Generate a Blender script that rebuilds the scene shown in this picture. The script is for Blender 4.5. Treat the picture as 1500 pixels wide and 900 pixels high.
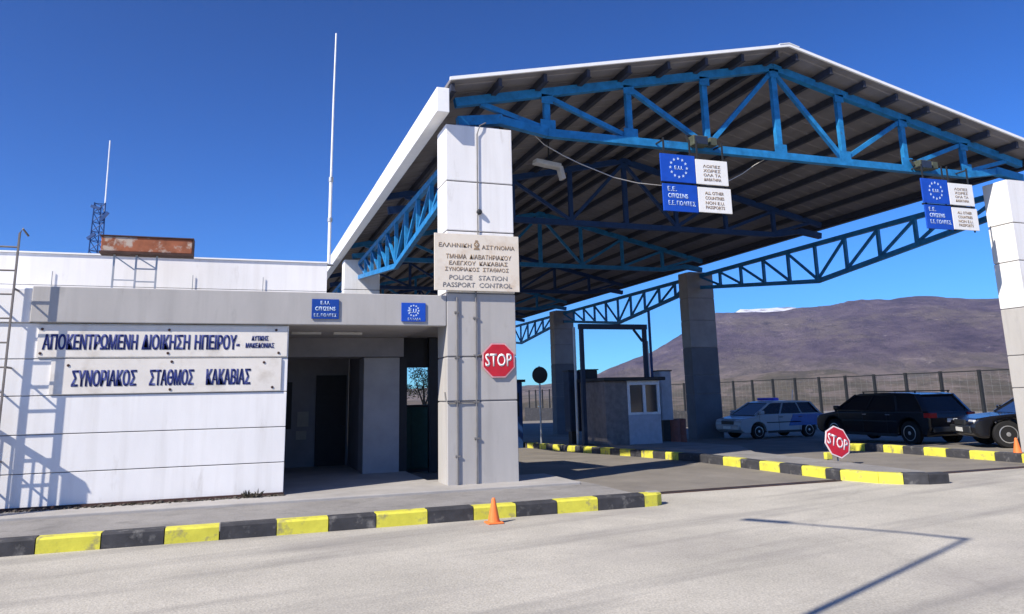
import bpy, bmesh, math, random
from mathutils import Vector, Matrix
random.seed(7)
R = math.radians
for o in list(bpy.data.objects): bpy.data.objects.remove(o)
S = bpy.context.scene
C = S.collection

# ------------------------------------------------------------------ camera
cd = bpy.data.cameras.new('camera'); cam = bpy.data.objects.new('camera', cd); C.objects.link(cam); S.camera = cam
cd.sensor_width = 36; cd.sensor_fit = 'HORIZONTAL'; cd.lens = 1117.9/1500*36; cd.shift_y = -96.23/1500
cd.clip_start = 0.1; cd.clip_end = 30000
def cam_rot(yaw, pitch, roll):
    fw = Vector((math.sin(yaw)*math.cos(pitch), math.cos(yaw)*math.cos(pitch), math.sin(pitch)))
    r0 = Vector((math.cos(yaw), -math.sin(yaw), 0)); u0 = r0.cross(fw)
    c, s = math.cos(roll), math.sin(roll)
    rt = r0*c + u0*s; up = u0*c - r0*s
    return Matrix((rt, up, -fw)).transposed()
cam.matrix_world = Matrix.Translation((0, 0, 1.65)) @ cam_rot(0.3425607888, 0.2004186576, -0.0223533182).to_4x4()

# ------------------------------------------------------------------ light
SUN = Vector((-1, -0.47, 0.92)).normalized()
elev = math.asin(SUN.z)
w = bpy.data.worlds.new('World'); S.world = w; w.use_nodes = True
nt = w.node_tree; nt.nodes.clear()
sky = nt.nodes.new('ShaderNodeTexSky'); sky.sky_type = 'NISHITA'; sky.sun_disc = False
sky.sun_elevation = elev; sky.sun_rotation = math.atan2(SUN.x, SUN.y)
sky.altitude = 1500; sky.air_density = 1.0; sky.dust_density = 0.55; sky.ozone_density = 4.0
bg = nt.nodes.new('ShaderNodeBackground'); bg.inputs[1].default_value = 0.043
wo = nt.nodes.new('ShaderNodeOutputWorld')
hs = nt.nodes.new('ShaderNodeHueSaturation'); hs.inputs['Saturation'].default_value = 1.0
tn = nt.nodes.new('ShaderNodeMix'); tn.data_type = 'RGBA'; tn.blend_type = 'MULTIPLY'; tn.inputs[0].default_value = 1; tn.inputs[7].default_value = (.30, .74, 1.08, 1)
nt.links.new(sky.outputs[0], hs.inputs['Color']); gm = nt.nodes.new('ShaderNodeGamma'); gm.inputs[1].default_value = 1.5
nt.links.new(hs.outputs[0], gm.inputs[0]); nt.links.new(gm.outputs[0], tn.inputs[6]); nt.links.new(tn.outputs[2], bg.inputs[0]); nt.links.new(bg.outputs[0], wo.inputs[0])
sl = bpy.data.lights.new('sun', 'SUN'); sl.energy = 4.6; sl.angle = R(0.5); sl.color = (1, .92, .80)
so = bpy.data.objects.new('sun', sl); C.objects.link(so)
so.rotation_euler = SUN.to_track_quat('Z', 'Y').to_euler()
S.view_settings.view_transform = 'Standard'; S.view_settings.look = 'None'
S.view_settings.exposure = 0.72; S.view_settings.gamma = 1; S.view_settings.use_curve_mapping = False

# ------------------------------------------------------------------ materials
def mat(name, col, rough=.7, metal=0, var=.12, scale=6, col2=None, mask=None, bump=0, bscale=40, stretch=(1, 1, 1), spec=.3, fine=.0, cracks=0, streak=None):
    """base colour broken up by noise; col2/mask=(lo,hi,scale) lays stains, chips or rust of another colour over it"""
    m = bpy.data.materials.new(name); m.use_nodes = True; n = m.node_tree; L = n.links.new
    b = n.nodes['Principled BSDF']; b.inputs['Roughness'].default_value = rough; b.inputs['Metallic'].default_value = metal
    b.inputs['Specular IOR Level'].default_value = spec
    tc = n.nodes.new('ShaderNodeTexCoord'); mp = n.nodes.new('ShaderNodeMapping'); mp.inputs['Scale'].default_value = stretch
    L(tc.outputs['Object'], mp.inputs['Vector'])
    def noise(sc, det=6):
        t = n.nodes.new('ShaderNodeTexNoise'); t.inputs['Scale'].default_value = sc; t.inputs['Detail'].default_value = det
        t.inputs['Roughness'].default_value = .62; L(mp.outputs[0], t.inputs['Vector']); return t
    t = noise(scale); rp = n.nodes.new('ShaderNodeValToRGB')
    rp.color_ramp.elements[0].position = .3; rp.color_ramp.elements[1].position = .7
    rp.color_ramp.elements[0].color = tuple(c*(1-var) for c in col)+(1,); rp.color_ramp.elements[1].color = tuple(min(1, c*(1+var)) for c in col)+(1,)
    L(t.outputs['Fac'], rp.inputs[0]); out = rp.outputs[0]
    if fine:
        t3 = noise(bscale*1.3, 3); mx = n.nodes.new('ShaderNodeMix'); mx.data_type = 'RGBA'; mx.blend_type = 'OVERLAY'; mx.inputs[0].default_value = fine
        L(out, mx.inputs[6]); L(t3.outputs['Fac'], mx.inputs[7]); out = mx.outputs[2]
    if col2:
        t2 = noise(mask[2], 8); r2 = n.nodes.new('ShaderNodeValToRGB'); r2.color_ramp.elements[0].position = mask[0]; r2.color_ramp.elements[1].position = mask[1]
        L(t2.outputs['Fac'], r2.inputs[0]); mx = n.nodes.new('ShaderNodeMix'); mx.data_type = 'RGBA'
        L(r2.outputs[0], mx.inputs[0]); L(out, mx.inputs[6]); mx.inputs[7].default_value = tuple(col2)+(1,); out = mx.outputs[2]
    if cracks:
        dn = noise(1.6, 5); ad = n.nodes.new('ShaderNodeVectorMath'); ad.operation = 'MULTIPLY_ADD'; ad.inputs[1].default_value = (.55, .55, .55)
        L(dn.outputs['Color'], ad.inputs[0]); L(mp.outputs[0], ad.inputs[2])
        vo = n.nodes.new('ShaderNodeTexVoronoi'); vo.feature = 'DISTANCE_TO_EDGE'; vo.inputs['Scale'].default_value = cracks; L(ad.outputs[0], vo.inputs['Vector'])
        r4 = n.nodes.new('ShaderNodeValToRGB'); r4.color_ramp.elements[0].position = .0; r4.color_ramp.elements[0].color = (.13, .13, .13, 1); r4.color_ramp.elements[1].position = .008; r4.color_ramp.elements[1].color = (0, 0, 0, 1)
        L(vo.outputs['Distance'], r4.inputs[0]); mx = n.nodes.new('ShaderNodeMix'); mx.data_type = 'RGBA'; L(r4.outputs[0], mx.inputs[0]); L(out, mx.inputs[6]); mx.inputs[7].default_value = tuple(c*.35 for c in col)+(1,); out = mx.outputs[2]
        t5 = noise(9, 8); r5 = n.nodes.new('ShaderNodeValToRGB'); r5.color_ramp.elements[0].position = .58; r5.color_ramp.elements[0].color = (0, 0, 0, 1); r5.color_ramp.elements[1].position = .74; r5.color_ramp.elements[1].color = (.6, .6, .6, 1)
        L(t5.outputs['Fac'], r5.inputs[0]); mx = n.nodes.new('ShaderNodeMix'); mx.data_type = 'RGBA'; L(r5.outputs[0], mx.inputs[0]); L(out, mx.inputs[6]); mx.inputs[7].default_value = tuple(c*.62 for c in col)+(1,); out = mx.outputs[2]
    if streak:
        m2 = n.nodes.new('ShaderNodeMapping'); m2.inputs['Rotation'].default_value = (0, 0, R(streak[2])); L(tc.outputs['Object'], m2.inputs[0])
        m3 = n.nodes.new('ShaderNodeMapping'); m3.inputs['Scale'].default_value = streak[0]; L(m2.outputs[0], m3.inputs[0])
        t6 = n.nodes.new('ShaderNodeTexNoise'); t6.inputs['Scale'].default_value = 1; t6.inputs['Detail'].default_value = 7; L(m3.outputs[0], t6.inputs['Vector'])
        r6 = n.nodes.new('ShaderNodeValToRGB'); r6.color_ramp.elements[0].position = .50; r6.color_ramp.elements[0].color = (0, 0, 0, 1); r6.color_ramp.elements[1].position = .74; r6.color_ramp.elements[1].color = (streak[3],)*3+(1,)
        L(t6.outputs['Fac'], r6.inputs[0]); mx = n.nodes.new('ShaderNodeMix'); mx.data_type = 'RGBA'; L(r6.outputs[0], mx.inputs[0]); L(out, mx.inputs[6]); mx.inputs[7].default_value = tuple(streak[1])+(1,); out = mx.outputs[2]
    L(out, b.inputs['Base Color'])
    if bump:
        tb = noise(bscale, 4); bp = n.nodes.new('ShaderNodeBump'); bp.inputs['Strength'].default_value = bump; bp.inputs['Distance'].default_value = .01
        L(tb.outputs['Fac'], bp.inputs['Height']); L(bp.outputs[0], b.inputs['Normal'])
    return m
M = {}
M['white'] = mat('white_wall_paint', (.80, .79, .78), .75, var=.05, scale=1.3, col2=(.50, .47, .43), mask=(.60, .85, 2.2), bump=.15, bscale=60, stretch=(1.6, 1.6, .45), streak=((7, 7, .35), (.50, .47, .43), 0, .24))
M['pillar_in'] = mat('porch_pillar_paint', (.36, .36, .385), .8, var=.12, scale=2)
M['white_in_shade'] = mat('shaded_porch_wall', (.25, .245, .265), .8, var=.15, scale=2)  # porch walls coloured dark, the shade inside is put into the paint
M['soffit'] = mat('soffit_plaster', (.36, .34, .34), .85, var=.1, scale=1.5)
M['groove'] = mat('groove_shadow_gap', (.22, .21, .21), .9)
M['grey'] = mat('grey_wall_paint', (.42, .405, .39), .75, var=.07, scale=1.6, col2=(.27, .26, .25), mask=(.60, .86, 2.6), bump=.15, bscale=60, stretch=(1.5, 1.5, .5), streak=((6, 6, .4), (.26, .25, .24), 0, .28))
M['col_top_shade'] = mat('shaded_column_top', (.33, .305, .30), .85, var=.14, scale=1.5, bump=.2)  # column top darkened, shade under the canopy put into the colour
M['col_foot_shade'] = mat('shaded_column_foot', (.16, .16, .175), .8, var=.14, scale=1.5)  # grey column foot, likewise darkened to carry the canopy shade
M['cream'] = mat('cream_sign_board', (.73, .66, .56), .6, var=.06, scale=1.6, col2=(.55, .42, .30), mask=(.50, .84, 2.4), stretch=(1, 1, 1.2))
M['board2'] = mat('faded_white_board', (.73, .69, .63), .6, var=.08, scale=1.6, col2=(.50, .45, .38), mask=(.52, .8, 2.2))
M['navy'] = mat('navy_letter_paint', (.018, .03, .16), .6, var=.25, scale=9)
M['brown'] = mat('brown_letter_paint', (.30, .21, .13), .6, var=.25, scale=9)
M['dkgrey'] = mat('grey_letter_paint', (.27, .255, .25), .6, var=.2, scale=9)
M['paleblue'] = mat('pale_blue_letter_paint', (.55, .68, .86), .5)
M['eublue'] = mat('blue_sign_sheet', (.012, .075, .46), .45, var=.12, scale=3)
M['eublue2'] = mat('dark_blue_sign_sheet', (.010, .055, .30), .45, var=.15, scale=3)
M['signwhite'] = mat('white_sign_sheet', (.82, .81, .78), .45, var=.04, scale=3, col2=(.66, .61, .52), mask=(.58, .85, 3))
M['red'] = mat('red_sign_sheet', (.50, .020, .035), .4, var=.12, scale=6)
M['pink'] = mat('faded_pink_sign_sheet', (.64, .30, .33), .5, var=.15, scale=12, col2=(.72, .52, .52), mask=(.52, .68, 9))
M['pinkrim'] = mat('faded_white_sign_paint', (.76, .66, .66), .5, var=.06, scale=9, col2=(.66, .36, .38), mask=(.55, .70, 10))
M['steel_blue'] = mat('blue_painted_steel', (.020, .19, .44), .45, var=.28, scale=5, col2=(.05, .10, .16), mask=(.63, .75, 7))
M['steel_navy'] = mat('navy_and_shaded_blue_steel', (.015, .05, .16), .5, var=.2, scale=5)  # navy steel, also the shaded version of the blue truss paint
M['purlin'] = mat('dark_steel_purlin', (.035, .04, .06), .6, var=.2, scale=4)
M['roofunder'] = mat('roof_sheet', (.215, .205, .215), .6, var=.16, scale=2.2, stretch=(1, .3, 1))
M['trim'] = mat('white_metal_trim', (.84, .84, .83), .4, var=.04)
M['galv'] = mat('galvanised_steel', (.42, .43, .44), .45, metal=.6, var=.15)
M['pole_white'] = mat('white_pole_paint', (.78, .79, .80), .4)
M['brownsteel'] = mat('weathered_ladder_steel', (.20, .18, .165), .6, metal=.2, var=.2)
M['pipe'] = mat('grey_conduit', (.17, .165, .165), .6, var=.2)
M['dark'] = mat('dark_metal', (.025, .027, .03), .5, var=.2)
M['black'] = mat('black_rubber', (.014, .014, .015), .8)
M['rust'] = mat('rusty_sheet', (.30, .105, .055), .85, var=.35, scale=5, col2=(.46, .38, .32), mask=(.54, .62, 3.4), bump=.3)
M['rustdark'] = mat('dark_rusty_frame', (.07, .04, .035), .9, var=.3)
M['apron'] = mat('worn_concrete', (.44, .415, .36), .9, var=.16, scale=.5, col2=(.29, .27, .25), mask=(.50, .80, .3), bump=.6, bscale=40, fine=.6, cracks=.16, streak=((.16, 1.5, 1), (.20, .19, .18), -12, .75))
M['asphalt'] = mat('worn_asphalt', (.205, .187, .163), .9, var=.2, scale=.7, col2=(.13, .12, .115), mask=(.55, .75, .6), bump=.5, bscale=60, fine=.5, cracks=.35)
M['pave'] = mat('grey_pavement', (.25, .24, .23), .9, var=.16, scale=1.1, col2=(.15, .145, .14), mask=(.55, .75, 1.6), bump=.4, bscale=50, fine=.45, cracks=.5)
M['plinth'] = mat('pale_concrete_step', (.36, .345, .33), .9, var=.14, scale=1.6, bump=.3)
M['ky'] = mat('yellow_kerb_paint', (.62, .58, .07), .65, var=.12, scale=5, col2=(.30, .27, .13), mask=(.535, .67, 5.5), bump=.3, bscale=30)
M['kb'] = mat('black_kerb_paint', (.045, .045, .05), .7, var=.3, scale=5, col2=(.17, .165, .16), mask=(.56, .72, 6), bump=.3, bscale=30)
M['kc'] = mat('bare_kerb_concrete', (.30, .285, .27), .9, var=.15)
M['orange'] = mat('orange_cone_plastic', (.85, .20, .05), .5, var=.08)
M['carblack'] = mat('black_car_paint', (.008, .008, .010), .18, var=.1, spec=.6)
M['carwhite'] = mat('white_car_paint', (.36, .38, .41), .25, spec=.5, var=.03)
M['carblue'] = mat('blue_car_livery', (.02, .12, .36), .25, spec=.5)
M['glass'] = mat('dark_car_glass', (.012, .014, .018), .12, spec=.45)
M['rim'] = mat('silver_alloy_rim', (.62, .62, .62), .3, metal=.7, var=.1)
M['chrome'] = mat('bright_chrome', (.75, .75, .77), .12, metal=1)
M['lamp_red'] = mat('red_lamp_lens', (.35, .015, .015), .25)
M['lamp_clear'] = mat('clear_lamp_lens', (.55, .57, .6), .12)
M['beacon'] = mat('blue_violet_beacon', (.10, .09, .62), .25)
M['plate'] = mat('plain_number_plate', (.7, .7, .68), .5)
M['kioskbody'] = mat('brown_kiosk_panel', (.19, .17, .165), .7, var=.25)
M['kioskwhite'] = mat('pale_kiosk_frame', (.74, .75, .77), .6)
M['kioskblue'] = mat('slate_blue_kiosk_panel', (.42, .44, .50), .6)
M['portal'] = mat('dull_dark_blue_steel', (.018, .035, .07), .55, var=.2)
M['window'] = mat('dark_window_glass', (.03, .035, .045), .08, spec=.7)
M['door'] = mat('dark_door', (.025, .026, .03), .6)
M['green'] = mat('dark_green_metal', (.012, .055, .045), .6, var=.2)
M['paper'] = mat('notice_paper', (.38, .36, .32), .8)
M['leaf'] = mat('olive_leaf', (.075, .09, .03), .8, var=.5, scale=3)
M['bark'] = mat('tree_bark', (.12, .09, .07), .9, var=.3)
M['weed'] = mat('dry_weed_leaf', (.12, .10, .065), .9, var=.4)
M['terra'] = mat('barrel_paint', (.30, .10, .07), .7, var=.2)
M['cctv'] = mat('pale_lamp_housing', (.55, .55, .54), .5)
M['olive'] = mat('weathered_olive_housing', (.075, .085, .06), .6, var=.3)
M['cable'] = mat('pale_cable_sheath', (.42, .41, .40), .6)
M['glassm'] = M['window']

# ------------------------------------------------------------------ mesh helpers
class MB:
    def __init__(s): s.v = []; s.f = []; s.m = []
    def add(s, vs, fs, mi=0):
        k = len(s.v); s.v += [tuple(v) for v in vs]; s.f += [tuple(i+k for i in f) for f in fs]; s.m += [mi]*len(fs); return s
    def box(s, x0, x1, y0, y1, z0, z1, mi=0):
        return s.add([(x0, y0, z0), (x1, y0, z0), (x1, y1, z0), (x0, y1, z0), (x0, y0, z1), (x1, y0, z1), (x1, y1, z1), (x0, y1, z1)],
                     [(0, 3, 2, 1), (4, 5, 6, 7), (0, 1, 5, 4), (1, 2, 6, 5), (2, 3, 7, 6), (3, 0, 4, 7)], mi)
    def beam(s, a, b, wx, wy, up=(0, 0, 1), mi=0):
        a, b = Vector(a), Vector(b); d = (b-a).normalized(); u = Vector(up)
        if abs(d.dot(u)) > .98: u = Vector((0, 1, 0))
        x = d.cross(u).normalized(); y = x.cross(d).normalized(); vs = []
        for p in (a, b):
            for i, j in ((-1, -1), (1, -1), (1, 1), (-1, 1)): vs.append(p+x*(i*wx/2)+y*(j*wy/2))
        return s.add(vs, [(3, 2, 1, 0), (4, 5, 6, 7), (0, 1, 5, 4), (1, 2, 6, 5), (2, 3, 7, 6), (3, 0, 4, 7)], mi)
    def tube(s, pts, r, n=8, mi=0):
        pts = [Vector(p) for p in pts]; rs = r if isinstance(r, (list, tuple)) else [r]*len(pts); rings = []
        for i, p in enumerate(pts):
            d = (pts[min(i+1, len(pts)-1)]-pts[max(i-1, 0)]).normalized()
            u = Vector((0, 0, 1)) if abs(d.z) < .9 else Vector((0, 1, 0))
            x = d.cross(u).normalized(); y = x.cross(d)
            rings.append([p+(x*math.cos(2*math.pi*k/n)+y*math.sin(2*math.pi*k/n))*rs[i] for k in range(n)])
        vs = [v for rg in rings for v in rg]; fs = []
        for i in range(len(pts)-1):
            for k in range(n): fs.append((i*n+k, i*n+(k+1) % n, (i+1)*n+(k+1) % n, (i+1)*n+k))
        fs += [tuple(range(n))[::-1], tuple((len(pts)-1)*n+k for k in range(n))]
        return s.add(vs, fs, mi)
    def lathe(s, prof, c=(0, 0, 0), axis='z', n=24, mi=0):
        """prof: (radius, height) pairs; closed with caps when radius > 0"""
        vs = []; fs = []
        for r, h in prof:
            for k in range(n):
                a = 2*math.pi*k/n; p = (r*math.cos(a), r*math.sin(a), h)
                if axis == 'y': p = (p[0], p[2], p[1])
                if axis == 'x': p = (p[2], p[0], p[1])
                vs.append((p[0]+c[0], p[1]+c[1], p[2]+c[2]))
        for i in range(len(prof)-1):
            for k in range(n): fs.append((i*n+k, i*n+(k+1) % n, (i+1)*n+(k+1) % n, (i+1)*n+k))
        fs.append(tuple(range(n))[::-1]); fs.append(tuple((len(prof)-1)*n+k for k in range(n)))
        return s.add(vs, fs, mi)
    def prism(s, poly, a, b, axis='y', mi=0):
        """poly of (u,v) extruded from a to b along axis: y -> (u,*,v), x -> (*,u,v), z -> (u,v,*)"""
        f = {'y': lambda u, v, t: (u, t, v), 'x': lambda u, v, t: (t, u, v), 'z': lambda u, v, t: (u, v, t)}[axis]
        n = len(poly); vs = [f(u, v, a) for u, v in poly]+[f(u, v, b) for u, v in poly]
        return s.add(vs, [tuple(range(n))[::-1], tuple(range(n, 2*n))]+[(i, (i+1) % n, n+(i+1) % n, n+i) for i in range(n)], mi)
    def build(s, name, mats, parent=None, bevel=0, smooth=False, loc=None):
        me = bpy.data.meshes.new(name); me.from_pydata(s.v, [], s.f)
        for m in (mats if isinstance(mats, (list, tuple)) else [mats]): me.materials.append(M[m])
        me.polygons.foreach_set('material_index', s.m)
        bm = bmesh.new(); bm.from_mesh(me); bmesh.ops.recalc_face_normals(bm, faces=bm.faces); bm.to_mesh(me); bm.free()
        if smooth: me.polygons.foreach_set('use_smooth', [True]*len(me.polygons))
        o = bpy.data.objects.new(name, me); C.objects.link(o)
        if parent: o.parent = parent
        if loc: o.location = loc
        if bevel:
            bv = o.modifiers.new('bevel', 'BEVEL'); bv.width = bevel; bv.segments = 2; bv.limit_method = 'ANGLE'
        return o
def tag(o, label=None, cat=None, group=None, kind=None):
    if label: o['label'] = label
    if cat: o['category'] = cat
    if group: o['group'] = group
    if kind: o['kind'] = kind
    return o
def empty(name, label, cat, loc=(0, 0, 0), rz=0, group=None):
    o = bpy.data.objects.new(name, None); C.objects.link(o); o.location = loc; o.rotation_euler = (0, 0, rz); o.empty_display_size = .2
    return tag(o, label, cat, group)
def kids(o): return [c for c in bpy.data.objects if c.parent == o]
def copy_tree(o, parent=None):
    c = o.copy(); C.objects.link(c)
    if parent: c.parent = parent
    for ch in kids(o): copy_tree(ch, c)
    return c
def text(body, x0, x1, z0, z1, y, m, parent=None, name='lettering', bold=.0, depth=.004, fat=0):
    """flat lettering facing -Y that fills the rectangle x0..x1, z0..z1 just in front of y"""
    cu = bpy.data.curves.new('txt', 'FONT'); cu.body = body; cu.size = 1; cu.extrude = 0; cu.offset = bold*(.4 if fat else .55); cu.align_x = 'LEFT'; cu.resolution_u = 3
    t = bpy.data.objects.new('txt', cu); C.objects.link(t)
    bpy.context.view_layer.update()
    me = bpy.data.meshes.new_from_object(t.evaluated_get(bpy.context.evaluated_depsgraph_get()))
    bpy.data.objects.remove(t); bpy.data.curves.remove(cu)
    xs = [v.co.x for v in me.vertices]; ys = [v.co.y for v in me.vertices]
    ax, bx, ay, by = min(xs), max(xs), min(ys), max(ys)
    for v in me.vertices:
        v.co = (x0+(v.co.x-ax)/(bx-ax)*(x1-x0), y-depth, z0+(v.co.y-ay)/(by-ay)*(z1-z0))
    bm = bmesh.new(); bm.from_mesh(me)
    if fat:                                                    # a second pass of paint makes the strokes heavier
        r = bmesh.ops.duplicate(bm, geom=bm.faces[:])
        for v in [g for g in r['geom'] if isinstance(g, bmesh.types.BMVert)]: v.co.x += fat; v.co.y -= .0012
    r = bmesh.ops.extrude_face_region(bm, geom=bm.faces[:])
    for v in [g for g in r['geom'] if isinstance(g, bmesh.types.BMVert)]: v.co.y += depth-.001
    bmesh.ops.recalc_face_normals(bm, faces=bm.faces); bm.to_mesh(me); bm.free()
    me.materials.clear(); me.materials.append(M[m]); me.name = name
    me.polygons.foreach_set('material_index', [0]*len(me.polygons))
    o = bpy.data.objects.new(name, me); C.objects.link(o)
    if parent: o.parent = parent
    return o
def zg(y): return -.0255*(min(max(y, 16.7), 50)-16.7)          # the lanes fall away gently behind the canopy front

# ------------------------------------------------------------------ ground, lanes, pavement
def sheet(name, poly_fn, ys, m, dz):
    """strip mesh: poly_fn(y) -> (x0,x1)"""
    b = MB(); n = len(ys)
    for y in ys:
        x0, x1 = poly_fn(y); b.add([(x0, y, zg(y)+dz), (x1, y, zg(y)+dz)], [])
    b.f = [(2*i, 2*i+1, 2*i+3, 2*i+2) for i in range(n-1)]; b.m = [0]*(n-1)
    o = b.build(name, m); o['kind'] = 'structure'; return o
sheet('road', lambda y: (-60, 70), [-60, 0, 16.7, 30, 50, 75], 'asphalt', 0)
sheet('concrete_apron', lambda y: (-60, 70), [-60, 0, 11.78], 'apron', .004)

def terrain():
    b = MB(); NA, NR = 240, 70
    from mathutils import noise
    ctrl = [(-180, .5), (-60, .8), (0, .7), (20, .5), (24.4, .67), (25.9, 1.08), (29.5, 2.52), (32, 3.81), (34.5, 5.18), (35.7, 5.35), (39.7, 5.42), (44.1, 5.6), (48, 5.5), (52, 5.2), (53.5, 5.17), (70, 4), (110, 1.5), (180, .5)]
    def ridge(a):
        for (a0, h0), (a1, h1) in zip(ctrl, ctrl[1:]):
            if a0 <= a <= a1:
                t = (a-a0)/(a1-a0); return h0+(h1-h0)*t
        return .5
    azs = []
    a = -180.
    while a < 180-1e-6:
        azs.append(a); a += .22 if 18 <= a < 62 else 3
    rs = [48*(8200/48)**(i/(NR-1)) for i in range(NR)]
    for r in rs:
        for a in azs:
            x, y = r*math.sin(R(a)), r*math.cos(R(a))
            crest = math.tan(R(ridge(a)))*5600*(1+.035*noise.fractal(Vector((a/3.1, 1.7, 4)), 1, 2.2, 5))
            t = min(max((r-1900)/(5600-1900), 0), 1); s = t*t*(3-2*t)
            if r > 5600: s = max(0, 1-(r-5600)/5200)
            n1 = noise.fractal(Vector((x/1500, y/1500, 3)), 1, 2.1, 6)
            n2 = noise.fractal(Vector((x/420, y/420, 9)), 1, 2.1, 5)
            near = 88*math.exp(-((r-1900)/480)**2)*(.62*math.exp(-((a-39)/5.5)**2)+.6*math.exp(-((a-50.5)/5)**2)+.22*math.exp(-((a-43)/1.6)**2)+.3*math.exp(-((a-31)/3.5)**2))*(1+.35*n2)
            amp = min(1, max(0, (r-90)/1200))
            z = -1.6-12*min(1, max(0, (r-60)/300))+crest*s+14+amp*(n1*55*(1-s*.88)*(.3+s*3)+n2*30*(1-s*.72)*(.35+2.6*s))+near-14*(1-s)
            b.v.append((x, y, z))
    n = len(azs)
    for i in range(NR-1):
        for k in range(n): b.f.append((i*n+k, i*n+(k+1) % n, (i+1)*n+(k+1) % n, (i+1)*n+k))
    b.m = [0]*len(b.f)
    M['hill'] = hillmat()
    o = b.build('hills', 'hill', smooth=True); o['kind'] = 'structure'
def hillmat():
    m = bpy.data.materials.new('bare_winter_hillside'); m.use_nodes = True; n = m.node_tree; L = n.links.new; N = n.nodes.new
    b = n.nodes['Principled BSDF']; b.inputs['Roughness'].default_value = .95; b.inputs['Specular IOR Level'].default_value = .05
    tc = N('ShaderNodeTexCoord')
    mr = N('ShaderNodeMapping'); mr.inputs['Rotation'].default_value = (0, 0, R(42)); L(tc.outputs['Object'], mr.inputs[0])
    def noi(sc, det=8, st=(1, .28, 2.2)):                      # gullies and fields run down the slope
        mp = N('ShaderNodeMapping'); mp.inputs['Scale'].default_value = st; L(mr.outputs[0], mp.inputs[0])
        t = N('ShaderNodeTexNoise'); t.inputs['Scale'].default_value = sc; t.inputs['Detail'].default_value = det; t.inputs['Roughness'].default_value = .72; L(mp.outputs[0], t.inputs['Vector']); return t.outputs['Fac']
    def ramp(f, *st):
        r = N('ShaderNodeValToRGB'); e = r.color_ramp.elements
        while len(e) < len(st): e.new(.5)
        for q, (p, c) in zip(e, st): q.position = p; q.color = c+(1,)
        L(f, r.inputs[0]); return r.outputs[0]
    def mix(f, a, c):
        x = N('ShaderNodeMix'); x.data_type = 'RGBA'; L(f, x.inputs[0]); L(a, x.inputs[6])
        if isinstance(c, tuple): x.inputs[7].default_value = c
        else: L(c, x.inputs[7])
        return x.outputs[2]
    woods = ramp(noi(.005, 14), (.34, (.055, .042, .058)), (.5, (.115, .088, .104)), (.66, (.19, .150, .158)))
    grass = ramp(noi(.02), (.3, (.135, .108, .092)), (.7, (.205, .168, .145)))
    c = mix(ramp(noi(.0028, 14), (.50, (0, 0, 0)), (.60, (1, 1, 1))), woods, grass)
    c = mix(ramp(noi(.012, 12, (1, .3, 4)), (.60, (0, 0, 0)), (.68, (.75, .75, .75))), c, (.42, .36, .32, 1))
    c = mix(ramp(noi(.018, 12), (.56, (0, 0, 0)), (.66, (.8, .8, .8))), c, (.05, .045, .042, 1))
    sx = N('ShaderNodeSeparateXYZ'); L(tc.outputs['Object'], sx.inputs[0])
    zz = N('ShaderNodeMath'); zz.operation = 'MULTIPLY_ADD'; L(noi(.004, 8), zz.inputs[0]); zz.inputs[1].default_value = 260; L(sx.outputs['Z'], zz.inputs[2])
    mpr = N('ShaderNodeMapRange'); mpr.inputs['From Min'].default_value = 270; mpr.inputs['From Max'].default_value = 150; L(zz.outputs[0], mpr.inputs['Value'])
    low = mix(ramp(noi(.011, 12), (.46, (0, 0, 0)), (.56, (1, 1, 1))), ramp(noi(.03), (.3, (.12, .11, .075)), (.7, (.20, .17, .12))), (.27, .22, .18, 1))
    c = mix(mpr.outputs[0], c, low)
    bt = N('ShaderNodeBump'); bt.inputs['Strength'].default_value = 1; bt.inputs['Distance'].default_value = 60
    L(noi(.008, 12), bt.inputs['Height']); L(bt.outputs[0], b.inputs['Normal'])
    L(c, b.inputs['Base Color']); return m
terrain()
def snow_crest():                                              # a farther snowy summit just showing over the ridge
    b = MB(); from mathutils import noise
    NX, NY = 60, 8
    for j in range(NY):
        for i in range(NX):
            a = 31+ (48-31)*i/(NX-1); r = 6300+2600*j/(NY-1)
            prof = 5.89 if 36 <= a <= 39.6 else (5.89-(36-a)*1.1 if a < 36 else 5.89-(a-39.6)*.3)
            t = j/(NY-1); s = math.sin(math.pi*min(1, t*1.0)*.5) if t < .5 else 1-(t-.5)*.8
            z = math.tan(R(max(prof, 0)))*(6300+1300)*min(1, .55+s*.52)+noise.fractal(Vector((a*3, r/700, 2)), 1, 2, 4)*7
            b.v.append((r*math.sin(R(a)), r*math.cos(R(a)), z))
    for j in range(NY-1):
        for i in range(NX-1): b.f.append((j*NX+i, j*NX+i+1, (j+1)*NX+i+1, (j+1)*NX+i))
    b.m = [0]*len(b.f); M['snow'] = mat('snow', (.80, .82, .86), .8, var=.05, scale=.01, col2=(.24, .21, .22), mask=(.50, .56, .004))
    o = b.build('snowy_mountain', 'snow', smooth=True); o['kind'] = 'structure'
snow_crest()

def raised(name, rows, m, h):
    """rows of (y, x0, x1): a raised slab that follows the lane"""
    b = MB(); n = len(rows)
    for y, x0, x1 in rows: b.add([(x0, y, zg(y)-.05), (x0, y, zg(y)+h), (x1, y, zg(y)+h), (x1, y, zg(y)-.05)], [])
    for i in range(n-1):
        a, c = 4*i, 4*i+4
        b.f += [(a, a+1, c+1, c), (a+1, a+2, c+2, c+1), (a+2, a+3, c+3, c+2)]
    b.f += [(0, 3, 2, 1), (4*n-4, 4*n-3, 4*n-2, 4*n-1)]; b.m = [0]*len(b.f)
    o = b.build(name, m); o['kind'] = 'structure'; return o
raised('pavement', [(10.72, -20, 6.0), (10.9, -20, 6.1), (13.1, -20, 6.15), (13.7, -20, 6.1)], 'pave', .07)
b = MB(); b.box(-20, 5.9, 13.15, 14.9, 0, .115); b.box(.79, 3.5, 14.9, 19.4, 0, .113); o = b.build('porch_step', 'plinth', bevel=.015); o['kind'] = 'structure'
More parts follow.
